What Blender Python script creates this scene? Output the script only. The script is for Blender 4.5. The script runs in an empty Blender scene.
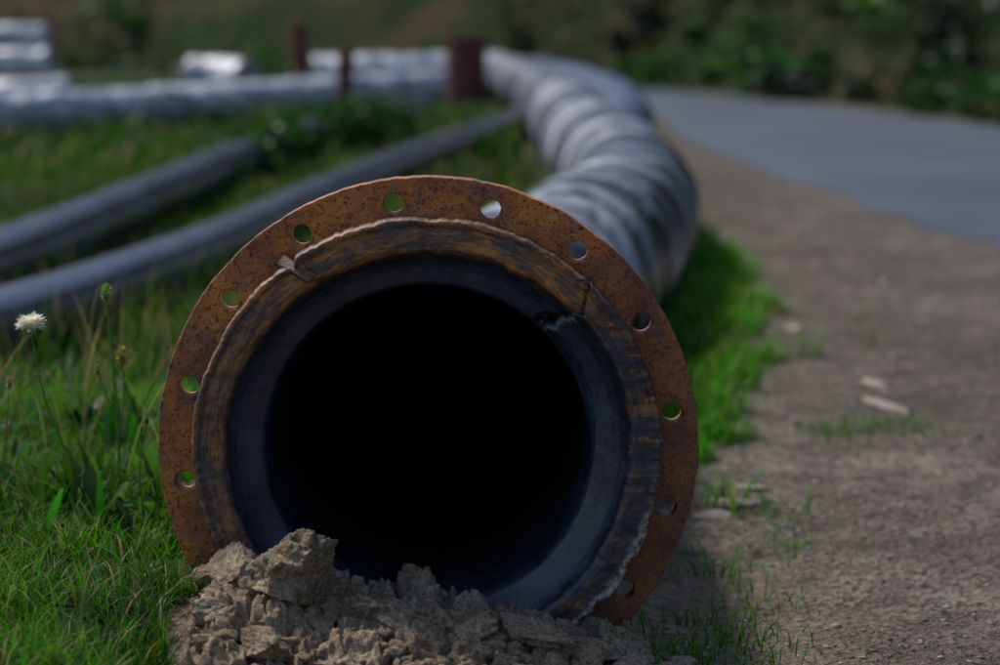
import bpy, bmesh, math, random
import numpy as np
from mathutils import Vector, Matrix, noise as mnoise
random.seed(7); rng=np.random.default_rng(11)
S=bpy.context.scene
S.view_settings.view_transform='Standard'; S.view_settings.look='None'; S.view_settings.exposure=0
COL=S.collection

# ---------------------------------------------------------------- noise
def _h(ix,iy,seed):
    n=(ix.astype(np.int64)*374761393+iy.astype(np.int64)*668265263+seed*974711)&0xffffffff
    n=((n^(n>>13))*1274126177)&0xffffffff
    n=(n^(n>>16))&0xffff
    return n/65535.0
def vnoise(x,y,seed=0):
    ix=np.floor(x);iy=np.floor(y);fx=x-ix;fy=y-iy
    fx=fx*fx*(3-2*fx);fy=fy*fy*(3-2*fy)
    a=_h(ix,iy,seed);b=_h(ix+1,iy,seed);c=_h(ix,iy+1,seed);d=_h(ix+1,iy+1,seed)
    return (a*(1-fx)+b*fx)*(1-fy)+(c*(1-fx)+d*fx)*fy
def fbm(x,y,sc,seed=0,o=4):
    x=np.asarray(x,float)*sc;y=np.asarray(y,float)*sc;t=0;a=.5;s=0
    for i in range(o):
        t=t+a*vnoise(x,y,seed+i*17);s+=a;a*=.5;x=x*2.03+3.1;y=y*2.03+1.7
    return t/s
def sst(a,b,x):
    t=np.clip((x-a)/(b-a),0,1);return t*t*(3-2*t)

# ---------------------------------------------------------------- mesh helpers
def mkobj(name,me,mat=None,parent=None,smooth=False):
    ob=bpy.data.objects.new(name,me);COL.objects.link(ob)
    if mat: me.materials.append(mat)
    if parent: ob.parent=parent
    if smooth: me.polygons.foreach_set('use_smooth',np.ones(len(me.polygons),bool))
    return ob
def np_mesh(name,V,F3=None,F4=None):
    me=bpy.data.meshes.new(name);V=np.asarray(V,np.float32)
    n3=0 if F3 is None else len(F3);n4=0 if F4 is None else len(F4)
    me.vertices.add(len(V));me.vertices.foreach_set('co',V.ravel())
    L=[];st=[]
    if n3: L.append(np.asarray(F3).ravel());st.append(np.arange(n3)*3)
    if n4: L.append(np.asarray(F4).ravel());st.append(n3*3+np.arange(n4)*4)
    L=np.concatenate(L).astype(np.int32);st=np.concatenate(st).astype(np.int32)
    me.loops.add(len(L));me.loops.foreach_set('vertex_index',L)
    me.polygons.add(n3+n4);me.polygons.foreach_set('loop_start',st)
    me.update(calc_edges=True);me.validate()
    return me
def fattr(me,name,vals):
    a=me.attributes.new(name,'FLOAT','POINT');a.data.foreach_set('value',np.asarray(vals,np.float32))
def cattr(me,name,vals):
    a=me.attributes.new(name,'FLOAT_COLOR','POINT')
    v=np.ones((len(vals),4),np.float32);v[:,:3]=vals;a.data.foreach_set('color',v.ravel())
def grid_faces(nu,nv,wrap):
    i=np.arange(nu-1)[:,None];j=np.arange(nv if wrap else nv-1)[None,:];jn=(j+1)%nv
    a=i*nv+j;b=i*nv+jn;c=(i+1)*nv+jn;d=(i+1)*nv+j
    return np.stack([a+0*j,b+0*i,c+0*i,d+0*j],-1).reshape(-1,4)

# ---------------------------------------------------------------- node helper
class M:
    def __init__(s,name):
        s.m=bpy.data.materials.new(name);s.m.use_nodes=True;s.t=s.m.node_tree;s.n=s.t.nodes
        s.b=s.n['Principled BSDF'];s.out=s.n['Material Output']
    def N(s,k,**kw):
        n=s.n.new(k)
        for a,b in kw.items(): setattr(n,a,b)
        return n
    def L(s,a,b): s.t.links.new(a,b)
    def coord(s): 
        return s.N('ShaderNodeTexCoord').outputs['Object']
    def attr(s,name,out='Fac'):
        return s.N('ShaderNodeAttribute',attribute_name=name).outputs[out]
    def noise(s,vec,scale,detail=5,rough=.6,sxyz=None):
        if sxyz:
            mp=s.N('ShaderNodeMapping');mp.inputs['Scale'].default_value=sxyz;s.L(vec,mp.inputs['Vector']);vec=mp.outputs[0]
        n=s.N('ShaderNodeTexNoise');s.L(vec,n.inputs['Vector']);n.inputs['Scale'].default_value=scale
        n.inputs['Detail'].default_value=detail;n.inputs['Roughness'].default_value=rough
        return n.outputs['Fac']
    def vor(s,vec,scale,out='Distance'):
        n=s.N('ShaderNodeTexVoronoi');s.L(vec,n.inputs['Vector']);n.inputs['Scale'].default_value=scale
        return n.outputs[out]
    def ramp(s,fac,stops):
        r=s.N('ShaderNodeValToRGB');e=r.color_ramp.elements
        while len(e)<len(stops): e.new(.5)
        for k,(p,c) in enumerate(stops):
            e[k].position=p;e[k].color=(c,c,c,1) if isinstance(c,(int,float)) else (*c,1)
        s.L(fac,r.inputs[0]);return r.outputs[0]
    def mix(s,f,a,b,mode='MIX'):
        n=s.N('ShaderNodeMix',data_type='RGBA',blend_type=mode)
        for v,i in ((f,0),(a,6),(b,7)):
            if isinstance(v,(int,float)): n.inputs[i].default_value=v if i==0 else (v,v,v,1)
            elif isinstance(v,tuple): n.inputs[i].default_value=(*v,1)
            else: s.L(v,n.inputs[i])
        return n.outputs[2]
    def math(s,op,a,b=0.0):
        n=s.N('ShaderNodeMath',operation=op)
        for v,i in ((a,0),(b,1)):
            if isinstance(v,(int,float)): n.inputs[i].default_value=v
            else: s.L(v,n.inputs[i])
        return n.outputs[0]
    def bump(s,h,strength,dist,prev=None):
        n=s.N('ShaderNodeBump');n.inputs['Strength'].default_value=strength;n.inputs['Distance'].default_value=dist
        s.L(h,n.inputs['Height'])
        if prev: s.L(prev,n.inputs['Normal'])
        return n.outputs[0]
    def fin(s,col=None,rough=None,nor=None,metal=None,spec=None):
        for v,k in ((col,'Base Color'),(rough,'Roughness'),(nor,'Normal'),(metal,'Metallic'),(spec,'Specular IOR Level')):
            if v is None: continue
            if isinstance(v,(int,float)): s.b.inputs[k].default_value=v
            elif isinstance(v,tuple): s.b.inputs[k].default_value=(*v,1)
            else: s.L(v,s.b.inputs[k])
        return s.m

# ---------------------------------------------------------------- paths
def catmull(P,step):
    P=np.array(P,float);Q=np.vstack([2*P[0]-P[1],P,2*P[-1]-P[-2]]);out=[]
    for i in range(1,len(Q)-2):
        n=max(3,int(np.linalg.norm(Q[i+1]-Q[i])/0.02));t=np.linspace(0,1,n,endpoint=False)[:,None]
        a,b,c,d=Q[i-1],Q[i],Q[i+1],Q[i+2]
        out.append(.5*((2*b)+(-a+c)*t+(2*a-5*b+4*c-d)*t**2+(-a+3*b-3*c+d)*t**3))
    out.append(P[-1:]);C=np.vstack(out)
    s=np.r_[0,np.cumsum(np.linalg.norm(np.diff(C,axis=0),axis=1))]
    n=int(s[-1]/step)+1;u=np.linspace(0,s[-1],n)
    return np.stack([np.interp(u,s,C[:,k]) for k in range(3)],1),u
def tube(name,P,step,nth,rfun,mat,parent=None,wall=0):
    C,s=catmull(P,step);T=np.gradient(C,axis=0);T/=np.linalg.norm(T,axis=1)[:,None]
    up=np.array([0,0,1.]);side=np.cross(T,up);side/=np.linalg.norm(side,axis=1)[:,None];U=np.cross(side,T)
    th=np.linspace(0,2*np.pi,nth,endpoint=False)
    R=rfun(s[:,None]+0*th[None],th[None]+0*s[:,None])
    V=C[:,None]+R[...,None]*(side[:,None]*np.cos(th)[None,:,None]+U[:,None]*np.sin(th)[None,:,None])
    F=grid_faces(len(s),nth,True);V=V.reshape(-1,3);ang=np.tile(th,len(s));ss=np.repeat(s,nth)
    if wall:
        Ri=R-wall
        Vi=(C[:,None]+Ri[...,None]*(side[:,None]*np.cos(th)[None,:,None]+U[:,None]*np.sin(th)[None,:,None])).reshape(-1,3)
        n=len(V);V=np.vstack([V,Vi]);Fi=F[:,::-1]+n
        j=np.arange(nth);jn=(j+1)%nth
        e0=np.stack([j,j+n,jn+n,jn],1);o=(len(s)-1)*nth;e1=np.stack([o+j,o+jn,o+jn+n,o+j+n],1)
        F=np.vstack([F,Fi,e0,e1]);ang=np.r_[ang,ang];ss=np.r_[ss,ss]
    me=np_mesh(name,V,F4=F);fattr(me,'ang',ang);fattr(me,'len',ss)
    return mkobj(name,me,mat,parent,smooth=True)

FX,FY,FZ=-0.073,2.200,0.247
MAIN=[(FX,FY+.03,FZ),(FX+.006,2.55,.238),(-.05,3.0,.215),(.03,3.65,.188),(.165,4.4,.180),(.29,5.2,.18),(.37,6.0,.18),(.385,6.9,.18),(.37,8.0,.18),
      (.345,9.4,.18),(.335,11,.18),(.31,13,.18),(.22,15.5,.19),(.08,17.5,.2),(-.15,19.0,.2)]
mp=np.array(MAIN)
def main_x(y): return np.interp(y,mp[:,1],mp[:,0])

# ---------------------------------------------------------------- road curves
near=[(3.2,-30,0),(2.5,-10,0),(1.98,0,0),(1.52,6.4,0),(1.28,9.2,0),(1.08,12,0),(1.08,15,0),(.9,17.8,0),(.1,20.3,0),(-2.5,22,0),(-8,23.4,0),(-20,25,0),(-45,29,0)]
far=[(7.2,-30,0),(6.0,-10,0),(5.2,0,0),(4.4,8,0),(3.8,11.5,0),(3.1,14.0,0),(2.5,16.8,0),(1.6,20.0,0),(.2,22.8,0),(-2.6,24.8,0),(-8,26.6,0),(-20,28.4,0),(-45,32.5,0)]
NC,_=catmull(near,.4);FC,_=catmull(far,.4)
def sdist(x,y,C):
    x=np.asarray(x,float);y=np.asarray(y,float);best=np.full(x.shape,1e9);sg=np.ones(x.shape)
    K=C[::4]
    for a,b in zip(K[:-1],K[1:]):
        dx,dy=b[0]-a[0],b[1]-a[1];l2=dx*dx+dy*dy
        t=np.clip(((x-a[0])*dx+(y-a[1])*dy)/l2,0,1)
        d=np.hypot(x-a[0]-t*dx,y-a[1]-t*dy);cr=(y-a[1])*dx-(x-a[0])*dy
        m=d<best;best=np.where(m,d,best);sg=np.where(m,np.where(cr<0,1,-1),sg)
    return best*sg

def G(x,y):
    x=np.asarray(x,float);y=np.asarray(y,float)
    fo=sdist(x,y,FC);no=sdist(x,y,NC)
    u=np.clip(fo-.35,0,None)
    hill=np.where(u<22,u*.62,22*.62+(u-22)*.12)*sst(0,1.5,u)
    hill=np.minimum(hill,19+2*fbm(x,y,.03,5))+sst(0,3,u)*(fbm(x,y,.28,9)-.5)*1.6
    offroad=sst(0,.5,-no)
    z=offroad*((fbm(x,y,1.1,2)-.5)*.03+(fbm(x,y,9,3)-.5)*.016)
    z=z-.006*(1-offroad)
    bank=.105*sst(-.22,-.42,x)*sst(4.0,3.0,y)*sst(.6,1.4,y)
    hz=np.interp(x,[-.6,-.36,-.25,-.12,-.02,.05,.10,.17,.30,.6],[.10,.112,.108,.092,.078,.064,.048,.034,.014,0])
    fr=sst(1.80,2.10,y)*(1-sst(2.24,2.46,y))
    heap=hz*fr
    return np.where(u>0,hill,0)+z+np.maximum(bank,heap)

# ---------------------------------------------------------------- materials
def mat_ground():
    m=M('soil_and_turf');c=m.coord()
    g=m.attr('grass');hp=m.attr('heap')
    n1=m.noise(c,1.7,5,.68);n2=m.noise(c,70,4,.72);n3=m.noise(c,11,5,.68)
    d=m.ramp(n1,[(.32,(.14,.118,.095)),(.5,(.235,.198,.158)),(.68,(.37,.325,.265))])
    d=m.mix(m.ramp(n3,[(.38,.8),(.58,0)]),d,(.10,.082,.066))
    d=m.mix(m.ramp(n2,[(.38,.85),(.56,0)]),d,(.05,.042,.035))
    sp=m.ramp(m.vor(c,160),[(.0,1),(.25,0)]);d=m.mix(m.math('MULTIPLY',sp,.6),d,(.50,.47,.43))
    hc=m.ramp(m.noise(c,35,5,.65),[(.3,(.13,.095,.06)),(.5,(.25,.19,.13)),(.7,(.38,.305,.22))])
    d=m.mix(hp,d,hc)
    gr=m.ramp(m.noise(c,2.2,5,.65),[(.3,(.015,.03,.006)),(.5,(.025,.05,.010)),(.68,(.07,.07,.025))])
    hl=m.ramp(m.noise(c,.8,5,.65),[(.36,(.008,.026,.005)),(.5,(.025,.036,.010)),(.64,(.08,.055,.025))])
    gr=m.mix(m.attr('hill'),gr,hl)
    col=m.mix(g,d,gr)
    b=m.bump(n2,1.0,.016);b=m.bump(m.vor(c,110),.7,.009,b)
    return m.fin(col,.95,b,spec=.15)
def mat_road():
    m=M('worn_asphalt');c=m.coord()
    n=m.noise(c,160,3,.7);n1=m.noise(c,.9,4,.6)
    col=m.ramp(n1,[(.35,(.05,.065,.095)),(.65,(.085,.104,.142))])
    col=m.mix(m.ramp(n,[(.4,.5),(.6,0)]),col,(.03,.033,.042))
    return m.fin(col,.65,m.bump(n,.5,.004),spec=.35)
def mat_rust():
    m=M('rusted_steel');c=m.coord()
    a=m.noise(c,12,6,.74);f=m.noise(c,80,5,.75);v=m.noise(c,260,3,.7);w=m.noise(c,28,5,.72)
    col=m.ramp(a,[(.32,(.15,.048,.028)),(.43,(.34,.10,.034)),(.53,(.58,.17,.032)),(.66,(.78,.28,.045))])
    col=m.mix(m.ramp(w,[(.36,.7),(.48,0)]),col,(.22,.115,.095))
    col=m.mix(m.ramp(f,[(.35,.85),(.44,0)]),col,(.07,.032,.026))
    col=m.mix(m.ramp(f,[(.58,0),(.70,.55)]),col,(.62,.34,.18))
    col=m.mix(m.ramp(w,[(.61,0),(.73,.45)]),col,(.48,.36,.30))
    col=m.mix(m.ramp(v,[(.37,.85),(.44,0)]),col,(.03,.017,.015))
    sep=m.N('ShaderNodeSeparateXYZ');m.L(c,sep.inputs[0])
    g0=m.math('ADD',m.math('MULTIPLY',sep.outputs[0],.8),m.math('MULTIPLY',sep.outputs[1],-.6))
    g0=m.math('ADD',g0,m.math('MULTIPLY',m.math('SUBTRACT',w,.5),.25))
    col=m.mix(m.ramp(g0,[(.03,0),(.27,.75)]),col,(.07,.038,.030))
    col=m.mix(m.attr('worn'),col,(.045,.026,.024))
    b=m.bump(f,.9,.003);b=m.bump(v,.8,.0015,b)
    return m.fin(col,m.ramp(f,[(.3,.40),(.7,.72)]),b,spec=.45)
def mat_collar():
    m=M('scuffed_stub_end');c=m.coord()
    z=m.attr('zone');ang=m.attr('ang');rad=m.attr('rad')
    cb=m.N('ShaderNodeCombineXYZ');m.L(m.math('MULTIPLY',ang,2.2),cb.inputs[0]);m.L(m.math('MULTIPLY',rad,48),cb.inputs[1])
    st=m.noise(cb.outputs[0],1.8,6,.72);st2=m.noise(cb.outputs[0],6,5,.75)
    mpn=m.N('ShaderNodeMapping');mpn.inputs['Rotation'].default_value=(0,math.radians(50),0);mpn.inputs['Scale'].default_value=(7,1,60)
    m.L(c,mpn.inputs['Vector']);scr=m.noise(mpn.outputs[0],1.0,5,.7)
    blo=m.noise(c,13,6,.72);fine=m.noise(c,90,4,.7);big=m.noise(c,5,4,.6)
    dark=m.ramp(fine,[(.3,(.008,.011,.019)),(.7,(.022,.030,.050))])
    dark=m.mix(m.ramp(blo,[(.46,0),(.68,.6)]),dark,(.062,.082,.13))
    rst=m.ramp(st,[(.33,(.030,.024,.026)),(.45,(.14,.066,.030)),(.55,(.50,.18,.020)),(.70,(.54,.25,.065))])
    rst=m.mix(m.ramp(blo,[(.40,.85),(.53,0)]),rst,(.045,.045,.056))
    rst=m.mix(m.ramp(big,[(.42,.5),(.52,0)]),rst,(.075,.046,.036))
    rst=m.mix(m.ramp(blo,[(.60,0),(.72,.5)]),rst,(.27,.16,.10))
    rst=m.mix(m.ramp(st2,[(.39,.85),(.49,0)]),rst,(.018,.016,.020))
    rst=m.mix(m.math('MULTIPLY',m.attr('scrape'),m.ramp(scr,[(.47,.92),(.57,0)])),rst,(.014,.014,.022))
    rst=m.mix(m.ramp(fine,[(.62,0),(.77,.45)]),rst,(.38,.31,.26))
    w=m.math('ADD',z,m.math('MULTIPLY',m.math('SUBTRACT',blo,.5),.7))
    w=m.math('ADD',w,m.math('MULTIPLY',m.math('SUBTRACT',st2,.5),.4))
    w=m.math('SUBTRACT',w,m.math('MULTIPLY',m.attr('rustamt'),.12))
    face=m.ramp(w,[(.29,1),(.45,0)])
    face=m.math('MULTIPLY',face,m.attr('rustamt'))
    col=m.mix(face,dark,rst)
    col=m.mix(m.attr('rimdark'),col,(.02,.018,.02))
    col=m.mix(m.attr('torn'),col,(.16,.19,.25))
    col=m.mix(m.attr('groove'),col,(.004,.004,.005))
    col=m.mix(m.math('MULTIPLY',m.attr('chip'),m.ramp(fine,[(.42,0),(.55,.9)])),col,(.50,.46,.40))
    sep=m.N('ShaderNodeSeparateXYZ');m.L(c,sep.inputs[0])
    du=m.math('MULTIPLY',m.ramp(m.math('MULTIPLY',sep.outputs[2],-1.0),[(.14,0),(.26,1)]),m.ramp(m.noise(c,28,4,.7),[(.48,0),(.68,.35)]))
    col=m.mix(du,col,(.20,.165,.125))
    b=m.bump(st2,.4,.0015);b=m.bump(fine,.6,.0012,b)
    r=m.mix(face,m.ramp(fine,[(.3,.24),(.7,.42)]),.54)
    return m.fin(col,r,b,spec=.6)
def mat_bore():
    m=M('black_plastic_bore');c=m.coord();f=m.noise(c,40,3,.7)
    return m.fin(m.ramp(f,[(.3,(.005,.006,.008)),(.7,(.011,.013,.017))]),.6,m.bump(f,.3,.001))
def mat_pipe(name,c0,c1,rough=.45,stain=(.16,.13,.10),ribs=False):
    m=M(name);c=m.coord();n=m.noise(c,3.5,5,.65);f=m.noise(c,40,4,.7)
    col=m.ramp(n,[(.32,c0),(.68,c1)])
    col=m.mix(m.ramp(m.noise(c,9,5,.7),[(.5,0),(.7,.6)]),col,stain)
    if ribs:
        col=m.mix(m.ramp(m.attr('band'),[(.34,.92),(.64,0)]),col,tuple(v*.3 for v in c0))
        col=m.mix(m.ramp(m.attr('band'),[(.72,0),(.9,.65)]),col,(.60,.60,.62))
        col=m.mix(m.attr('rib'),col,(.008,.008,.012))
    return m.fin(col,rough,m.bump(f,.4,.003),spec=.7)
def mat_leaf(name,tw=.42):
    m=M(name);c=m.attr('col','Color')
    m.fin(c,.5,spec=.25)
    tr=m.N('ShaderNodeBsdfTranslucent');mx=m.N('ShaderNodeMixShader');mx.inputs[0].default_value=tw
    hs=m.N('ShaderNodeHueSaturation');hs.inputs['Value'].default_value=1.5;m.L(c,hs.inputs['Color']);m.L(hs.outputs[0],tr.inputs[0])
    m.L(m.b.outputs[0],mx.inputs[1]);m.L(tr.outputs[0],mx.inputs[2]);m.L(mx.outputs[0],m.out.inputs[0])
    return m.m
def mat_clod():
    m=M('dry_clay');c=m.coord();n=m.noise(c,24,5,.68);f=m.noise(c,190,4,.75)
    col=m.ramp(n,[(.3,(.19,.138,.088)),(.5,(.36,.275,.185)),(.7,(.52,.42,.30))])
    col=m.mix(m.ramp(f,[(.38,.75),(.53,0)]),col,(.10,.07,.046))
    b=m.bump(m.noise(c,65,5,.75),.9,.009);b=m.bump(f,.9,.004,b)
    return m.fin(col,.95,b,spec=.12)

# ---------------------------------------------------------------- ground
nx,ny=560,620
def warp(u,a,L): k=np.arcsinh(L/a);return a*np.sinh(u*k)
gx=warp(np.linspace(-1,1,nx),.5,170);gy=2.2+warp(np.linspace(-1,1,ny),.5,170)
X,Y=np.meshgrid(gx,gy,indexing='ij');Z=G(X,Y)
def grass_mask(x,y):
    n2=fbm(x,y,6,23)
    edge=np.interp(y,[1.5,2.1,2.6,3.0,3.5,4.4,5.2,6.0,6.8,7.6,30],[-.33,-.31,.02,.20,.40,.54,.62,.66,.60,.40,.25])
    edge=np.where(y<7.6,edge,main_x(y)+.05)
    left=x<edge+(n2-.5)*.30*np.where(y<2.4,.4,1)
    m=np.where(left,1.0,0)
    tuft=(n2>.73)&(x<edge+.25)&(y>2.5)&(y<8)
    m=np.maximum(m,np.where(tuft,.6,0))
    bare=(x>-.31+(n2-.5)*.08)&(x<.25)&(y<2.5)
    m=np.where(bare,0,m)
    no=sdist(x,y,NC);fo=sdist(x,y,FC)
    m=np.where(no>-.35,0,m);m=np.where(fo>.25+.3*(n2-.5),1.0,m)
    return m
gm=grass_mask(X,Y)
heap=sst(1.6,1.95,Y)*(1-sst(2.5,2.9,Y))*sst(.55,.2,np.abs(X+.07))
fo=sdist(X,Y,FC)
V=np.stack([X,Y,Z],-1).reshape(-1,3)
me=np_mesh('ground',V,F4=grid_faces(nx,ny,False)[:,::-1])
fattr(me,'grass',gm.ravel());fattr(me,'heap',heap.ravel());fattr(me,'hill',sst(0,1,fo).ravel())
mkobj('ground',me,mat_ground(),smooth=True)

# road
n=900
def resamp(C,n):
    s=np.r_[0,np.cumsum(np.linalg.norm(np.diff(C,axis=0),axis=1))];u=np.linspace(0,s[-1],n)
    return np.stack([np.interp(u,s,C[:,k]) for k in range(3)],1)
A=resamp(NC,n);B=resamp(FC,n);k=15;w=np.linspace(0,1,k)
rag=(fbm(A[:,0],A[:,1],3,31)-.5)*.22;rag2=(fbm(B[:,0],B[:,1],3,33)-.5)*.2
D=(B-A);D/=np.linalg.norm(D,axis=1)[:,None];A2=A+D*rag[:,None];B2=B+D*rag2[:,None]
V=A2[:,None]*(1-w)[None,:,None]+B2[:,None]*w[None,:,None]
V[...,2]=.004+.03*np.sin(np.pi*w)[None,:]
V[:,0,2]=-.002;V[:,-1,2]=-.002
me=np_mesh('road',V.reshape(-1,3),F4=grid_faces(n,k,False)[:,::-1]);mkobj('road',me,mat_road(),smooth=True)

# ---------------------------------------------------------------- flanged pipe
root=bpy.data.objects.new('flanged_pipe',None);COL.objects.link(root)
def circ(cu,cx,cy,r,n,j=0):
    sp=cu.splines.new('POLY');sp.points.add(n-1)
    for i in range(n):
        a=2*math.pi*i/n
        rr=r+j*(mnoise.noise(Vector((math.cos(a)*9+cx*30,math.sin(a)*9,cy*30)))+.6*mnoise.noise(Vector((math.cos(a)*30,math.sin(a)*30,3+cx))))
        sp.points[i].co=(cx+rr*math.cos(a),cy+rr*math.sin(a),0,1)
    sp.use_cyclic_u=True
cu=bpy.data.curves.new('fl','CURVE');cu.dimensions='2D';cu.fill_mode='BOTH';cu.extrude=.0115;cu.bevel_depth=.0016;cu.bevel_resolution=2
circ(cu,0,0,.2809,360,.0012);circ(cu,0,0,.212,180)
for i in range(16):
    a=math.radians(90-(-7.7+22.4*i) if i<11 else 90-(-7.7-22.6*(16-i)))
    circ(cu,.2575*math.cos(a),.2575*math.sin(a),.0122,40,.0006)
tmp=bpy.data.objects.new('tmpc',cu);COL.objects.link(tmp);bpy.context.view_layer.update()
me=bpy.data.meshes.new_from_object(tmp.evaluated_get(bpy.context.evaluated_depsgraph_get()));bpy.data.objects.remove(tmp)
fl=mkobj('flange_ring',me,mat_rust(),root)
nv=len(me.vertices);co_=np.zeros(nv*3,np.float32);me.vertices.foreach_get('co',co_);co_=co_.reshape(-1,3);rr_=np.hypot(co_[:,0],co_[:,1])
fattr(me,'worn',np.where(rr_>.2822,.35,0)+.0)
fl.rotation_euler=(math.radians(90),0,0);fl.location=(FX,FY+.013,FZ)

prof=[(.200,.060),(.212,.022),(.2405,.0005),(.2425,-.004),(.2430,-.018),(.2425,-.030),(.2405,-.0345),(.2375,-.0350),(.2350,-.0335),
      (.2325,-.0330),(.2250,-.0335),(.2180,-.0340),(.2110,-.0335),(.2075,-.0300),(.2040,-.0220),(.1980,-.0140),(.1900,-.0075),(.1800,-.0030),(.1730,.0005),
      (.1700,.006),(.1685,.016),(.1680,.035),(.1680,.06),(.1680,.09)]
pf=np.array(prof);dl=np.r_[0,np.cumsum(np.linalg.norm(np.diff(pf,axis=0),axis=1))]
u=np.linspace(0,dl[-1],170);pr=np.interp(u,dl,pf[:,0]);py=np.interp(u,dl,pf[:,1])
nth=1260;th=np.linspace(0,2*np.pi,nth,endpoint=False)
PR=pr[:,None]+0*th;PY=py[:,None]+0*th;TH=th[None]+0*pr[:,None]
deg=np.degrees(TH);cx_,cy_=np.cos(TH),np.sin(TH)
e=fbm(cx_*10+20,cy_*10+20,1,41)-.5;e2=fbm(cx_*45+90,cy_*45+90,1,43)-.5
outer=sst(.225,.242,PR)*sst(.004,-.004,PY)
PR=PR+outer*(e*.005+e2*.003);PY=PY+outer*e2*.003
facez=sst(.20,.212,PR)*sst(-.02,-.03,PY)
PY=PY+facez*((fbm(cx_*PR*120+50,cy_*PR*120+50,1,47)-.5)*.0025+(fbm(cx_*4+10,cy_*4+10,1,48)-.5)*.006)
PR=PR+sst(.20,.208,PR)*(1-sst(.208,.214,PR))*(fbm(cx_*14+50,cy_*14+50,1,49)-.5)*.006
ch=sst(100,112,deg)*(1-sst(150,160,deg))*sst(.228,.243,PR)*sst(.004,-.004,PY)
PR=PR-ch*np.clip(fbm(deg/4,deg*0+2,1,51)-.42,0,1)*.02
bev=sst(.165,.172,PR)*(1-sst(.206,.214,PR))*sst(.03,.01,PY)
jag=(fbm(PR*260,PR*0+4,1,53)-.5)*4.5
gang=44+(PR-.19)*120+jag
wid=.8+2.2*sst(.208,.172,PR)
g1=np.exp(-((deg-gang)/wid)**4)*bev
step=sst(gang,gang+.8,deg)*(1-sst(62,100,deg))*bev
torn=sst(gang+wid*.8,gang+wid,deg)*(1-sst(gang+wid+1.0,gang+wid+2.6,deg))*bev*.8
PR=PR+step*.0070+g1*.007;PY=PY+g1*.012+step*.005
g2=np.exp(-((deg-(50-(PR-.2)*160+jag*.4))/.45)**2)*sst(.212,.216,PR)*sst(-.01,-.02,PY)*.9;PY=PY+g2*.005
dn=(deg-(360-35.5));g3=np.exp(-(dn/1.2)**2)*sst(.226,.238,PR)*sst(.004,-.004,PY);PR=PR-g3*.007;PY=PY+g3*.003
V=np.stack([PR*np.sin(TH),PY,PR*np.cos(TH)],-1).reshape(-1,3)
me=np_mesh('stub_collar',V,F4=grid_faces(len(u),nth,True))
zone=np.interp(u,dl[[0,3,12,13,18,21,23]],[0,0,.36,.46,.9,1,1])
one=np.ones(nth)
fattr(me,'zone',(zone[:,None]*one).ravel());fattr(me,'ang',TH.ravel());fattr(me,'rad',(u[:,None]*one).ravel())
fattr(me,'groove',np.clip(g1+.7*g2+.8*g3,0,1).ravel());fattr(me,'chip',ch.ravel());fattr(me,'torn',torn.ravel())
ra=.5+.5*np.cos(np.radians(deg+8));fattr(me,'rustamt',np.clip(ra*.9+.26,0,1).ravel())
fattr(me,'scrape',(sst(35,60,deg)*(1-sst(150,175,deg))).ravel())
rd=(sst(-.030,-.026,PY)*sst(.238,.241,PR)*.8+np.exp(-((PR-.2345)/.0012)**2)*.5*facez)*(.4+1.0*fbm(cx_*8,cy_*8,1,57))
fattr(me,'rimdark',np.clip(rd,0,1).ravel())
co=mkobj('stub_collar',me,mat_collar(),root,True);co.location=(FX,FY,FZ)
bm=bmesh.new();pts=[(-.158,-.004,.192),(-.142,-.030,.188),(-.120,-.039,.176),(-.113,-.037,.184),(-.131,-.028,.199),(-.150,-.004,.2025)]
vs=[bm.verts.new(p) for p in pts];f=bm.faces.new(vs);r=bmesh.ops.extrude_face_region(bm,geom=[f])
for v in r['geom']:
    if isinstance(v,bmesh.types.BMVert): v.co+=Vector((.001,-.003,.003))
bmesh.ops.recalc_face_normals(bm,faces=bm.faces);me=bpy.data.meshes.new('torn_lip');bm.to_mesh(me);fattr(me,'worn',np.full(len(me.vertices),.8))
o=mkobj('torn_lip',me,fl.data.materials[0],root);o.location=(FX,FY,FZ)

def phase(s,th):
    wn=fbm(s*1.3,th*0+1,1,61)*.9+fbm(s*2+np.cos(th),np.sin(th)*1.2,1,63)*.9
    return s/.24+th/(2*np.pi)*2+wn
def rmain(s,th):
    start=sst(.5,.8,s);ph=phase(s,th)
    fold=np.abs(np.sin(np.pi*ph))**.6;fine=np.abs(np.sin(np.pi*(ph*3+fbm(s*3,th*0+5,1,67))))
    return .2-.027*start+start*(.024*(fold-1)+.007*fine+.006+(fbm(s*5,np.cos(th)*1.5+3,1,65)-.5)*.022)
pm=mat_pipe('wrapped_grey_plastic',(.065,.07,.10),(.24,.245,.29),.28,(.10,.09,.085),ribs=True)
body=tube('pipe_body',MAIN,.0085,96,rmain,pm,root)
s=np.zeros(len(body.data.vertices),np.float32);body.data.attributes['len'].data.foreach_get('value',s)
a=np.zeros_like(s);body.data.attributes['ang'].data.foreach_get('value',a)
s=s.astype(float);a=a.astype(float);ph=phase(s,a)
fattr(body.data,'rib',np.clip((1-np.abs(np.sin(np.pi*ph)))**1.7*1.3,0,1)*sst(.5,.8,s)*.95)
p3=ph*3+fbm(s*3,a*0+5,1,67)
fattr(body.data,'band',_h(np.floor(p3),np.floor(p3)*0,5))
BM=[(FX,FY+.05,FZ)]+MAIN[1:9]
bore=tube('pipe_bore',BM,.05,96,lambda s,th:.1684-.045*sst(.4,.8,s),mat_bore(),root)

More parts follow.
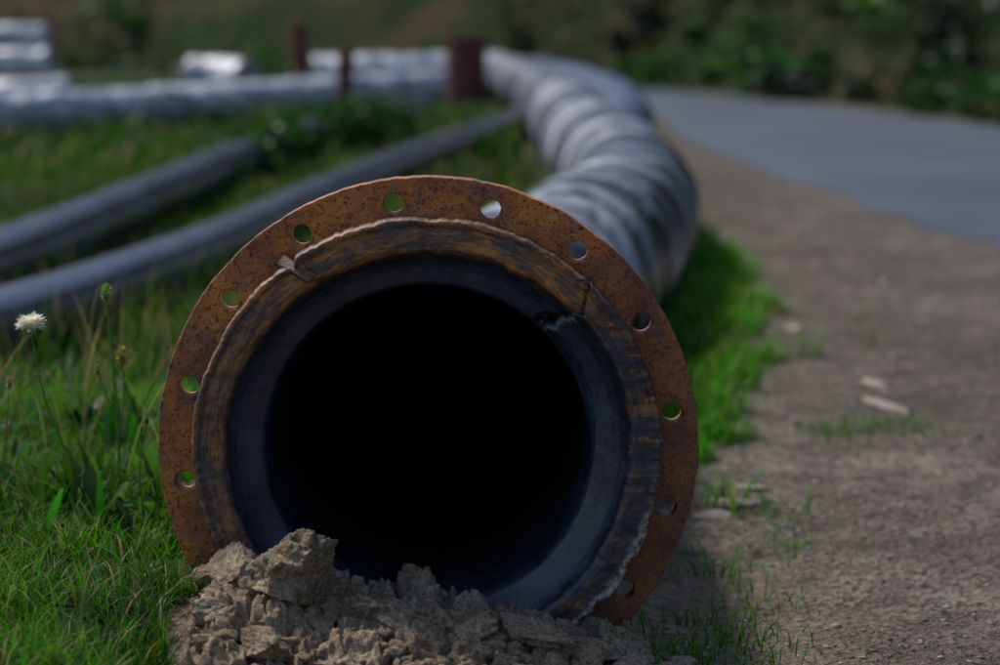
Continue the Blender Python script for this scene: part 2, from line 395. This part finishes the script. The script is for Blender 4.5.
# ---------------------------------------------------------------- other pipes
def smooth_r(r,w=.004,seed=0): return lambda s,th: r+(fbm(s*2,np.cos(th)*2+seed,1,71+seed)-.5)*w
def ribbed(r,p,am,seed=0): return lambda s,th: r+am*np.abs(np.sin(np.pi*(s/p+th/6.283+.4*fbm(s*2,th*0,1,seed))))**.6+(fbm(s*4,np.cos(th)*2,1,seed+3)-.5)*.04
mb=mat_pipe('blue_grey_plastic',(.03,.034,.062),(.085,.093,.145),.25,(.07,.062,.058))
mw=mat_pipe('pale_wrapped_plastic',(.22,.24,.29),(.66,.66,.70),.36,(.10,.10,.11))
mbl=mat_pipe('dark_blue_plastic',(.04,.055,.11),(.11,.14,.22),.3,(.11,.10,.09))
def simple_pipe(name,P,r,mat,rf=None,step=.04):
    return tube(name,P,step,48,rf or smooth_r(r),mat,None,wall=r*.12)
simple_pipe('long_pipe',[(-1.9,.6,.13),(-1.55,1.9,.16),(-1.22,3.1,.13),(-.98,4.15,.10),(-.78,5.45,.09),(-.62,7,.09),(-.40,8.96,.09),(-.12,11,.09),(.10,12.6,.09),(.16,14,.09)],.070,mb)
simple_pipe('long_pipe',[(-1.9,1.2,.12),(-1.45,3.2,.12),(-1.20,5.0,.12),(-1.12,6.8,.12),(-1.02,9.5,.12),(-.8,12.0,.12),(-.5,14.2,.12)],.076,mb)
simple_pipe('wrapped_pipe',[(-6.5,11.0,.14),(-4.6,11.6,.14),(-2.86,12.3,.14),(-2.1,13.4,.14),(-1.36,15.2,.14),(-.8,16.2,.15),(-.3,16.9,.16)],.12,mw,ribbed(.105,.2,.025,81),.02)
simple_pipe('wrapped_pipe',[(-1.5,17.3,.2),(-1.0,17.4,.2),(-.4,17.8,.2),(.0,18.4,.2)],.19,mw,ribbed(.165,.22,.03,83),.02)
simple_pipe('curved_pipe',[(.36,8.4,.16),(.50,9.4,.16),(.62,10.8,.16),(.69,12.6,.16),(.69,14.4,.17),(.56,16.2,.18),(.26,17.7,.2),(-.4,18.9,.22),(-1.6,19.6,.2)],.15,mbl,ribbed(.135,.25,.02,85),.02)
st=bpy.data.objects.new('pipe_stack',None);COL.objects.link(st)
for i,(x0,x1,y,z,r) in enumerate([(-8,-3.05,15.3,.14,.13),(-8,-3.3,15.62,.14,.13),(-8,-3.15,15.9,.14,.13),(-8,-3.2,15.46,.36,.12),(-8,-3.45,15.76,.36,.12),(-8,-3.25,15.6,.55,.10)]):
    tube('pipe_%d'%(i+1),[(x0,y+.1,z),((x0+x1)/2,y,z),(x1,y-.05,z)],.05,40,ribbed(r-.02,.3,.012,90+i),mw,st,wall=.015)
simple_pipe('pipe_offcut',[(-2.45,17.2,.24),(-2.2,17.1,.23),(-1.98,16.9,.21)],.15,mw,ribbed(.14,.2,.01,97),.02)

# ---------------------------------------------------------------- rusty posts
mp2=M('rusted_post_steel');c=mp2.coord()
rc=mp2.ramp(mp2.noise(c,7,5,.65),[(.3,(.035,.010,.011)),(.5,(.11,.028,.022)),(.7,(.21,.055,.032))])
mpost=mp2.fin(rc,.8,mp2.bump(mp2.noise(c,50,4,.7),.6,.004))
def post(x,y,r,h,lean=0,cap=True):
    n=40;bm=bmesh.new()
    prof=[(r,-.1),(r,h-.03),(r*1.12,h-.03),(r*1.12,h-.004),(r*1.06,h),(r*.8,h),(r*.8,h-.12),(0.001,h-.12)] if cap else [(r,-.1),(r,h-.008),(r*.9,h),(r*.75,h),(r*.75,h-.08),(0.001,h-.08)]
    rings=[]
    for (rr,z) in prof:
        rings.append([bm.verts.new((rr*math.cos(2*math.pi*(i+.5)/n),rr*math.sin(2*math.pi*(i+.5)/n),z)) for i in range(n)])
    for a,b in zip(rings[:-1],rings[1:]):
        for i in range(n): bm.faces.new((a[i],a[(i+1)%n],b[(i+1)%n],b[i]))
    me=bpy.data.meshes.new('rusty_post');bm.to_mesh(me)
    o=mkobj('rusty_post',me,mpost);o.location=(x,y,float(G(np.array([x]),np.array([y]))[0]));o.rotation_euler=(0,math.radians(lean),.5)
post(-.25,15.6,.145,.56,1);post(-.82,11.3,.042,.52,2,False);post(-1.56,17.0,.062,.66,-2,False)

# ---------------------------------------------------------------- grass
def blades(name,x,y,L,W,lean,dry,zoff=0,tint=None,seg=3):
    n=len(x);z=G(x,y)+zoff-.004
    a=rng.uniform(0,2*np.pi,n);fa=rng.uniform(0,2*np.pi,n)
    dx,dy=np.cos(a),np.sin(a);sx,sy=np.cos(fa)*W/2,np.sin(fa)*W/2
    VV=[];ts=np.linspace(0,1,seg+1)
    for t in ts:
        px=x+dx*lean*L*t**2;pyy=y+dy*lean*L*t**2;pz=z+L*t*(1-.35*lean*t)
        if t<1:
            w=1-t**1.7*.75
            VV.append(np.stack([px-sx*w,pyy-sy*w,pz],1));VV.append(np.stack([px+sx*w,pyy+sy*w,pz],1))
        else: VV.append(np.stack([px,pyy,pz],1))
    K=len(VV);V=np.stack(VV,1).reshape(-1,3);b=np.arange(n)[:,None]*K
    F4=np.concatenate([b+np.array([[2*i,2*i+1,2*i+3,2*i+2]]) for i in range(seg-1)]);F3=b+np.array([[2*seg-2,2*seg-1,2*seg]])
    me=np_mesh(name,V,F3,F4)
    g=np.stack([rng.uniform(.025,.10,n),rng.uniform(.13,.28,n),rng.uniform(.003,.013,n)],1)
    if tint is not None: g=g*tint[:,None]
    dr=np.stack([rng.uniform(.22,.36,n),rng.uniform(.19,.28,n),rng.uniform(.07,.13,n)],1)
    isd=rng.uniform(0,1,n)<dry;g=np.where(isd[:,None],dr,g)
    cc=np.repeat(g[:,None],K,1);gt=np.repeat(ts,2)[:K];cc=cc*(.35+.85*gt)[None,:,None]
    cattr(me,'col',cc.reshape(-1,3));return me
def scatter(n,x0,x1,y0,y1,keep):
    x=rng.uniform(x0,x1,n);y=rng.uniform(y0,y1,n);p=keep(x,y);m=rng.uniform(0,1,n)<p
    return x[m],y[m]
def clear_main(x,y,r=.2):
    return (np.abs(x-main_x(y))>r)|(y<2.15)
ml=mat_leaf('grass_blades')
def kn(x,y):
    g=grass_mask(x,y);c=fbm(x,y,7,101);return (g>.5)*np.clip((c-.30)*3.4,.08,1)*clear_main(x,y,.27)
x,y=scatter(95000,-1.15,-.24,1.8,3.6,kn)
cl=fbm(x,y,5,103);L=rng.uniform(.020,.062,len(x))*(.35+1.4*cl)
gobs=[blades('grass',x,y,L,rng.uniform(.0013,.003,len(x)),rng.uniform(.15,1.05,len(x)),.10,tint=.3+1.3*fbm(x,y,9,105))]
def kr(x,y):
    g=grass_mask(x,y);return (g>.3)*g*clear_main(x,y,.17)*(x>main_x(y)-.1)*np.clip((fbm(x,y,8,107)-.25)*3,.1,1)
x,y=scatter(48000,.05,1.1,2.45,7.6,kr)
gobs.append(blades('g2',x,y,rng.uniform(.03,.10,len(x))*(.6+.8*fbm(x,y,4,109)),rng.uniform(.002,.0045,len(x)),rng.uniform(.2,.9,len(x)),.04,tint=1.0+1.1*fbm(x,y,6,111)))
def km(x,y):
    g=grass_mask(x,y);return g*clear_main(x,y,.2)*(x<main_x(y)+.3)*np.clip((fbm(x,y,2.5,113)-.30)*3,.04,1)
x,y=scatter(75000,-3.0,.6,3.3,9.5,km)
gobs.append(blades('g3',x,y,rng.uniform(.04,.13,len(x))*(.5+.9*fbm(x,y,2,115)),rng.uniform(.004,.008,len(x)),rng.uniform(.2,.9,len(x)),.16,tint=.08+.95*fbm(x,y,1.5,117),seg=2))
def kf(x,y):
    g=grass_mask(x,y);return g*clear_main(x,y,.22)*(sdist(x,y,FC)<.2)*np.clip((fbm(x,y,1.2,119)-.30)*3,.03,1)
x,y=scatter(70000,-9,1.4,9.2,23,kf)
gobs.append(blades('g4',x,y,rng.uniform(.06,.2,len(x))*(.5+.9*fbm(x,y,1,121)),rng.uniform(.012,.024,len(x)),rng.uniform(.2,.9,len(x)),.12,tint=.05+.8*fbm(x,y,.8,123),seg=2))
def join_objs(meshes,name,mat):
    obs=[mkobj(name,m,None) for m in meshes]
    with bpy.context.temp_override(active_object=obs[0],selected_editable_objects=obs,selected_objects=obs): bpy.ops.object.join()
    obs[0].data.materials.clear();obs[0].data.materials.append(mat);obs[0].name=name;return obs[0]
cs=[(.27,2.62),(.31,2.48),(.23,2.35),(.36,2.75),(.20,2.75),(.30,3.0),(.42,2.95),(.55,3.5),(.62,3.55),(.68,3.52),(.24,2.2),(.26,2.28),(.20,2.18),(.17,2.14)]
X_=[];Y_=[]
for (cx0,cy0) in cs:
    k=70 if cy0>3.2 else 50
    X_.append(rng.normal(cx0,.035,k));Y_.append(rng.normal(cy0,.04,k))
x=np.concatenate(X_);y=np.concatenate(Y_)
gobs.append(blades('g5',x,y,rng.uniform(.02,.055,len(x)),rng.uniform(.0015,.003,len(x)),rng.uniform(.3,1.1,len(x)),.1,tint=np.full(len(x),1.1)))
x,y=scatter(1100,-1.5,-.36,2.5,5.2,lambda x,y:clear_main(x,y,.3)*1.0)
gobs.append(blades('g6',x,y,rng.uniform(.10,.26,len(x)),rng.uniform(.0012,.0026,len(x)),rng.uniform(.1,.6,len(x)),.45,tint=np.full(len(x),.7),seg=4))
join_objs(gobs,'grass',ml)

# ---------------------------------------------------------------- leaf clouds (shrubs)
def leafcloud(centers,radii,nper,size,tints,flat=.75):
    Vs=[];Cs=[]
    for (c,r,t) in zip(centers,radii,tints):
        d=rng.normal(size=(nper,3));d/=np.linalg.norm(d,axis=1)[:,None]
        rad=rng.uniform(.35,1.1,nper)**.6*r*(.75+.5*fbm(d[:,0]*2+c[0],d[:,1]*2+d[:,2],1,131))
        p=c+d*rad[:,None]*np.array([1,1,flat])
        a=rng.normal(size=(nper,3));a/=np.linalg.norm(a,axis=1)[:,None]
        b=np.cross(a,rng.normal(size=(nper,3)));b/=np.linalg.norm(b,axis=1)[:,None]
        s=size*rng.uniform(.5,1.3,nper)[:,None]
        Vs.append(np.stack([p-a*s,p+b*s*.45,p+a*s,p-b*s*.45],1).reshape(-1,3))
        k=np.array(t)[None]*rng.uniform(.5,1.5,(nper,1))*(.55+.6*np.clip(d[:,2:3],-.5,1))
        Cs.append(np.repeat(k,4,0))
    V=np.vstack(Vs);F=np.arange(len(V)).reshape(-1,4);return V,F,np.vstack(Cs)
n=1700
xx=rng.uniform(-16,13,n*6);yy=rng.uniform(3,42,n*6);f=sdist(xx,yy,FC);m=(f>.3)&(f<13)&(fbm(xx,yy,.3,133)>.36+.02*(xx<1.5));xx=xx[m][:n];yy=yy[m][:n]
zz=G(xx,yy);cen=np.stack([xx,yy,zz+.08],1);rad=rng.uniform(.12,.45,len(xx))
tt=[];q=fbm(xx,yy,.5,135)
for i,(a,b) in enumerate(zip(xx,yy)):
    g=np.array([.022,.10,.008]);br=np.array([.065,.045,.022]);dk=np.array([.005,.016,.006])
    w=np.clip((q[i]-.42)*5,0,1);w2=.6 if a<1 else .10
    cc=g*(1-w)+dk*w
    if random.random()<w2: cc=cc*.3+br*.7
    if random.random()<.06: cc=np.array([.045,.16,.012])
    tt.append(cc)
V,F,C=leafcloud(cen,rad,80,.07,tt)
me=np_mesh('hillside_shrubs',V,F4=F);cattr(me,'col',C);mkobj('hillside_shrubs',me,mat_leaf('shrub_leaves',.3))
wc=[(-1.05,8.9,.08,.15),(-.92,9.3,.12,.15),(-1.08,8.3,.05,.13),(-.72,10.6,.14,.17),(-2.3,18.0,.35,.42),(-1.9,17.4,.2,.28),(-.60,11.2,.12,.17),(-.9,10.9,.1,.15),(-1.6,17.6,.12,.25),(-3.0,12.9,.05,.15)]
V,F,C=leafcloud([np.array(w[:3]) for w in wc],[w[3] for w in wc],600,.03,[(.022,.09,.008)]*len(wc),1.0)
me=np_mesh('weed_clumps',V,F4=F);cattr(me,'col',C);mkobj('weed_clumps',me,bpy.data.materials['shrub_leaves'])

def rosettes(lst):
    Vs=[];Fs=[];Cs=[];o=0
    for (cx0,cy0,R,nl) in lst:
        z0=float(G(np.array([cx0]),np.array([cy0]))[0])
        for i in range(nl):
            a=random.uniform(0,6.28);l=R*random.uniform(.45,1.05);w=l*random.uniform(.045,.09);el=random.uniform(.3,1.4)
            bx,by=random.gauss(0,R*.4),random.gauss(0,R*.4)
            col=np.array([random.uniform(.025,.07),random.uniform(.10,.20),random.uniform(.005,.015)])*random.choice([.4,.6,.9])
            for k in range(6):
                t=k/5;h=l*(math.sin(el)*t-.5*t*t*math.cos(el));rr=l*math.cos(el)*t
                ww=w*math.sin(math.pi*min(.97,t*.85+.08))**.8*(1+.4*random.uniform(-1,1))
                ca,sa=math.cos(a),math.sin(a)
                for sgn,lift in ((-1,.25),(0,0),(1,.25)):
                    Vs.append((bx+cx0+ca*rr-sa*ww*sgn,by+cy0+sa*rr+ca*ww*sgn,z0+h+lift*ww));Cs.append(col*(.5+.6*t)*(1.2 if sgn==0 else 1))
                if k:
                    for q in (0,1): Fs.append((o+3*(k-1)+q,o+3*(k-1)+q+1,o+3*k+q+1,o+3*k+q))
            o+=18
    return np.array(Vs),np.array(Fs),np.array(Cs)
lst=[(-.47,2.42,.085,70),(-.52,2.5,.10,80),(-.42,2.55,.09,60),(-.58,2.4,.07,50),(-.40,2.40,.06,40),(-.63,2.6,.10,60),(-.48,2.1,.035,9),(-.37,2.2,.03,8),(-.56,2.25,.045,12),(-.75,2.9,.12,50),(-.55,3.0,.12,50),(-.95,3.2,.14,40),(-.40,2.05,.03,8),(-.45,2.75,.11,50)]
V,F,C=rosettes(lst);me=np_mesh('broadleaf_weeds',V,F4=F);cattr(me,'col',C);mkobj('broadleaf_weeds',me,ml,smooth=True)

# ---------------------------------------------------------------- wildflowers
def strand(P,r0,r1,col,n=6):
    C,s=catmull(P,.012);T=np.gradient(C,axis=0);T/=np.linalg.norm(T,axis=1)[:,None]
    sd=np.cross(T,[0.13,1,.05]);sd/=np.linalg.norm(sd,axis=1)[:,None];U=np.cross(sd,T);th=np.linspace(0,2*np.pi,n,endpoint=False)
    r=np.linspace(r0,r1,len(s))[:,None,None]
    V=(C[:,None]+r*(sd[:,None]*np.cos(th)[None,:,None]+U[:,None]*np.sin(th)[None,:,None])).reshape(-1,3)
    return V,grid_faces(len(s),n,True),np.tile(col,(len(V),1))
def head(p,r,col,kind):
    Vs=[];Fs=[];Cs=[];o=0
    npet=70 if kind=='flower' else 46
    for i in range(npet):
        t=(i+.5)/npet;ph=i*2.39996
        el=t*1.25-.15 if kind=='flower' else (1-t)*3.0-1.5
        d=np.array([math.cos(ph)*math.cos(el),math.sin(ph)*math.cos(el),math.sin(el)])
        if kind!='flower': d=d*np.array([.8,.8,1.15])
        sd=np.cross(d,[.1,.2,1.]);sd/=np.linalg.norm(sd);l=r*random.uniform(.85,1.15);w=r*(.18 if kind=='flower' else .28)
        a=p+d*l*.25
        Vs+= [a-sd*w*.3,p+d*l*.7-sd*w,p+d*l+np.array([0,0,-r*.12]),p+d*l*.7+sd*w];Fs.append((o,o+1,o+2,o+3));o+=4
        Cs+=[np.array(col)*random.uniform(.7,1.15)]*4
    return np.array(Vs),np.array(Fs),np.array(Cs)
def flower(parts):
    Vs=[];Fs=[];Cs=[];o=0
    for V,F,C in parts: Vs.append(V);Fs.append(F+o);Cs.append(C);o+=len(V)
    me=np_mesh('wildflower',np.vstack(Vs),F4=np.vstack(Fs));cattr(me,'col',np.vstack(Cs));mkobj('wildflower',me,ml)
gc=(.13,.24,.05);P=np.array
flower([strand([(-.470,2.45,.09),(-.492,2.44,.17),(-.52,2.43,.25),(-.533,2.42,.335)],.0018,.0012,gc),head(P([-.533,2.42,.343]),.019,(.75,.72,.60),'flower')])
flower([strand([(-.446,2.45,.09),(-.442,2.45,.2),(-.446,2.45,.29),(-.452,2.45,.375)],.0019,.0012,gc),head(P([-.452,2.45,.378]),.010,(.20,.34,.05),'bud'),
        strand([(-.444,2.45,.20),(-.434,2.45,.25),(-.4355,2.45,.30)],.0012,.0009,gc),head(P([-.4355,2.45,.306]),.010,(.30,.26,.05),'bud'),
        strand([(-.443,2.45,.23),(-.456,2.45,.26),(-.464,2.45,.285)],.0011,.0008,gc),head(P([-.464,2.45,.288]),.006,(.16,.24,.05),'bud')])
flower([strand([(-.62,2.6,.09),(-.60,2.6,.2),(-.565,2.58,.26),(-.53,2.58,.25)],.0013,.0007,(.2,.17,.08)),strand([(-.6,2.5,.09),(-.585,2.5,.2),(-.578,2.5,.262)],.0013,.0007,(.16,.17,.06)),head(P([-.578,2.5,.265]),.007,(.3,.24,.12),'bud')])
flower([strand([(-.50,2.35,.09),(-.52,2.35,.15),(-.57,2.34,.19),(-.62,2.34,.2)],.0012,.0007,(.3,.26,.13)),strand([(-.4,2.4,.09),(-.41,2.4,.17),(-.40,2.4,.235)],.0013,.0008,(.12,.17,.05)),head(P([-.40,2.4,.24]),.006,(.14,.18,.05),'bud')])

# ---------------------------------------------------------------- soil heap and clods
mc=mat_clod()
def voro(x,y,sc,seed):
    x=x*sc;y=y*sc;ix=np.floor(x);iy=np.floor(y);d1=np.full(x.shape,9.);d2=np.full(x.shape,9.);h=np.zeros(x.shape);tx=np.zeros(x.shape)
    for a in (-1,0,1):
        for b in (-1,0,1):
            cx0=ix+a+_h(ix+a,iy+b,seed);cy0=iy+b+_h(ix+a,iy+b,seed+1);d=np.hypot(x-cx0,y-cy0)
            hh=_h(ix+a,iy+b,seed+2);til=(x-cx0)*(_h(ix+a,iy+b,seed+3)-.5)+(y-cy0)*(_h(ix+a,iy+b,seed+4)-.5)
            m=d<d1;d2=np.where(m,d1,np.minimum(d2,d));h=np.where(m,hh,h);tx=np.where(m,til,tx);d1=np.where(m,d,d1)
    return h,tx,d2-d1
hx=np.linspace(-.34,.28,440);hy=np.linspace(1.86,2.44,380);HX,HY=np.meshgrid(hx,hy,indexing='ij')
wx=HX+(fbm(HX,HY,25,201)-.5)*.05;wy=HY+(fbm(HX,HY,25,203)-.5)*.05
edge=sst(-.34,-.27,HX)*sst(.28,.10,HX)*sst(1.86,1.95,HY)*(1-sst(2.24,2.38,HY))
inp=np.where(HY>2.2,.45,1.0)
h1,t1,b1=voro(wx,wy,20,205);h2,t2,b2=voro(wx,wy,48,215);h3,t3,b3=voro(wx,wy,120,225)
HZ=G(HX,HY)-.012+edge*inp*((.013+.013*h1+.028*t1)*sst(0,.38,b1)+(.003+.006*h2+.014*t2)*sst(0,.42,b2)+(.003*h3+.004*t3)*sst(0,.5,b3)+.014*fbm(HX,HY,60,211))
me=np_mesh('soil_heap',np.stack([HX,HY,HZ],-1).reshape(-1,3),F4=grid_faces(440,380,False)[:,::-1]);mkobj('soil_heap',me,mc,smooth=True)
ICO={}
def ico(l):
    if l not in ICO:
        bm=bmesh.new();bmesh.ops.create_icosphere(bm,subdivisions=l,radius=1)
        ICO[l]=(np.array([v.co[:] for v in bm.verts]),np.array([[v.index for v in f.verts] for f in bm.faces]));bm.free()
    return ICO[l]
def clod(cx0,cy0,cz,sx,sy,sz,lvl,rough=1,tilt=.5,cuts=9):
    v,f=ico(lvl);off=rng.uniform(0,50,3);out=[]
    for p in v:
        q=Vector(p+off);out.append(p*(1+rough*(.34*mnoise.noise(q*1.3)+.24*mnoise.noise(q*2.6))))
    v=np.array(out)
    for _ in range(cuts):
        nrm=rng.normal(size=3);nrm/=np.linalg.norm(nrm);c=rng.uniform(.45,.8);d=v@nrm;v=v-np.clip(d-c,0,None)[:,None]*nrm*.92
    k=[]
    for p in v:
        q=Vector(p*1.0+off);k.append(1+rough*(-.14*abs(mnoise.noise(q*3.4))+.07*mnoise.noise(q*7)+.05*mnoise.noise(q*15)+.03*mnoise.noise(q*33)))
    v=v*np.array(k)[:,None]*np.array([sx,sy,sz]);a=rng.uniform(0,6.28) if tilt>.1 else rng.uniform(-.4,.4);ca,sa=math.cos(a),math.sin(a)
    ti=rng.uniform(-tilt,tilt);v=v@np.array([[1,0,0],[0,math.cos(ti),math.sin(ti)],[0,-math.sin(ti),math.cos(ti)]])
    v=v@np.array([[ca,sa,0],[-sa,ca,0],[0,0,1]])
    return v+np.array([cx0,cy0,cz]),f
Vs=[];Fs=[];o=0
def add(t):
    global o
    Vs.append(t[0]);Fs.append(t[1]+o);o+=len(t[0])
gz=lambda a,b: float(G(np.array([a]),np.array([b]))[0])
big=[(-.200,2.09,.138,.060,.044,.050),(-.262,2.12,.132,.042,.034,.034),(-.275,2.07,.106,.036,.030,.024),(-.225,2.01,.086,.048,.034,.020),(-.145,2.08,.100,.044,.036,.022),
     (-.09,2.09,.092,.050,.036,.018),(-.03,2.07,.082,.044,.032,.018),(.035,2.08,.078,.056,.030,.022),(.090,2.07,.062,.040,.028,.020),(.140,2.08,.046,.034,.026,.016),
     (-.15,2.01,.072,.050,.034,.016),(-.06,2.01,.062,.046,.032,.014),(.03,2.01,.056,.044,.03,.014),(-.298,2.15,.118,.024,.022,.022)]
for b in big: add(clod(*b,6 if b[3]>.05 else 5,1.0))
for i in range(320):
    x0=rng.normal(-.05,.14);y0=rng.uniform(1.98,2.15)
    if x0>.24 or x0<-.30: continue
    s=rng.uniform(.003,.013);add(clod(x0,y0,gz(x0,y0)+.008+s*.3,s*1.4,s,s*.8,3,cuts=6))
me=np_mesh('dirt_clods',np.vstack(Vs),F3=np.vstack(Fs));mkobj('dirt_clods',me,mc,smooth=True)
# gravel
Vs=[];Fs=[];o=0
v0,f0=ico(1)
for i in range(7500):
    y0=1.9+rng.uniform(0,1)**1.7*7;x0=rng.uniform(-.1,1.9)
    if x0>1.52+(6.4-y0)*.07: continue
    s=rng.uniform(.0008,.0032)*(1+.12*y0)*(1 if rng.uniform()<.96 else 2.2)
    v=v0*(1+rng.uniform(-.25,.25,(len(v0),1)))*np.array([s*rng.uniform(.8,1.5),s,s*.6])
    Vs.append(v+np.array([x0,y0,0]));Fs.append(f0+o);o+=len(v0)
V=np.vstack(Vs);V[:,2]+=G(V[:,0],V[:,1])+.0005
me=np_mesh('gravel',V,F3=np.vstack(Fs))
mg=M('grey_gravel');isl=mg.N('ShaderNodeNewGeometry').outputs['Random Per Island']
mkobj('gravel',me,mg.fin(mg.ramp(isl,[(0,(.06,.052,.045)),(.5,(.20,.17,.14)),(1,(.40,.36,.31))]),.9))
Vs=[];Fs=[];o=0
for (a,b,sx,sy) in [(.33,3.0,.05,.018),(.375,3.10,.03,.014),(.30,2.93,.03,.012),(.69,3.80,.020,.10),(.715,4.02,.016,.07),(.66,4.75,.02,.05)]:
    add(clod(a,b,gz(a,b)+.001,sx,sy,.007,4,1.0,.05,3))
me=np_mesh('flat_stones',np.vstack(Vs),F3=np.vstack(Fs))
ms=M('pale_stone');c=ms.coord();mkobj('flat_stones',me,ms.fin(ms.ramp(ms.noise(c,40,4,.7),[(.3,(.22,.19,.155)),(.7,(.34,.305,.26))]),.9,ms.bump(ms.noise(c,120,4,.7),.6,.004)),smooth=True)

# ---------------------------------------------------------------- light
el=math.radians(54);az=math.radians(-50)
w=bpy.data.worlds.new('World');S.world=w;w.use_nodes=True;nt=w.node_tree
sk=nt.nodes.new('ShaderNodeTexSky');sk.sky_type='NISHITA';sk.sun_disc=False;sk.sun_elevation=el;sk.sun_rotation=az
nt.links.new(sk.outputs[0],nt.nodes['Background'].inputs[0]);nt.nodes['Background'].inputs[1].default_value=.145
sd=bpy.data.lights.new('sun','SUN');sd.energy=3.6;sd.angle=math.radians(9);sd.color=(1,.94,.85)
so=bpy.data.objects.new('sun',sd);COL.objects.link(so)
d=Vector((math.sin(az)*math.cos(el),math.cos(az)*math.cos(el),math.sin(el)));so.rotation_euler=(-d).to_track_quat('-Z','Y').to_euler()

# ---------------------------------------------------------------- camera
cd=bpy.data.cameras.new('camera');cam=bpy.data.objects.new('camera',cd);COL.objects.link(cam);S.camera=cam
cd.lens=50.6;cd.sensor_width=23.6;cd.clip_end=600;cd.clip_start=.05
cam.location=(.002,0,.692);cam.rotation_euler=(math.radians(90-8.38),0,0)
cd.dof.use_dof=True;cd.dof.focus_distance=2.22;cd.dof.aperture_fstop=2.4
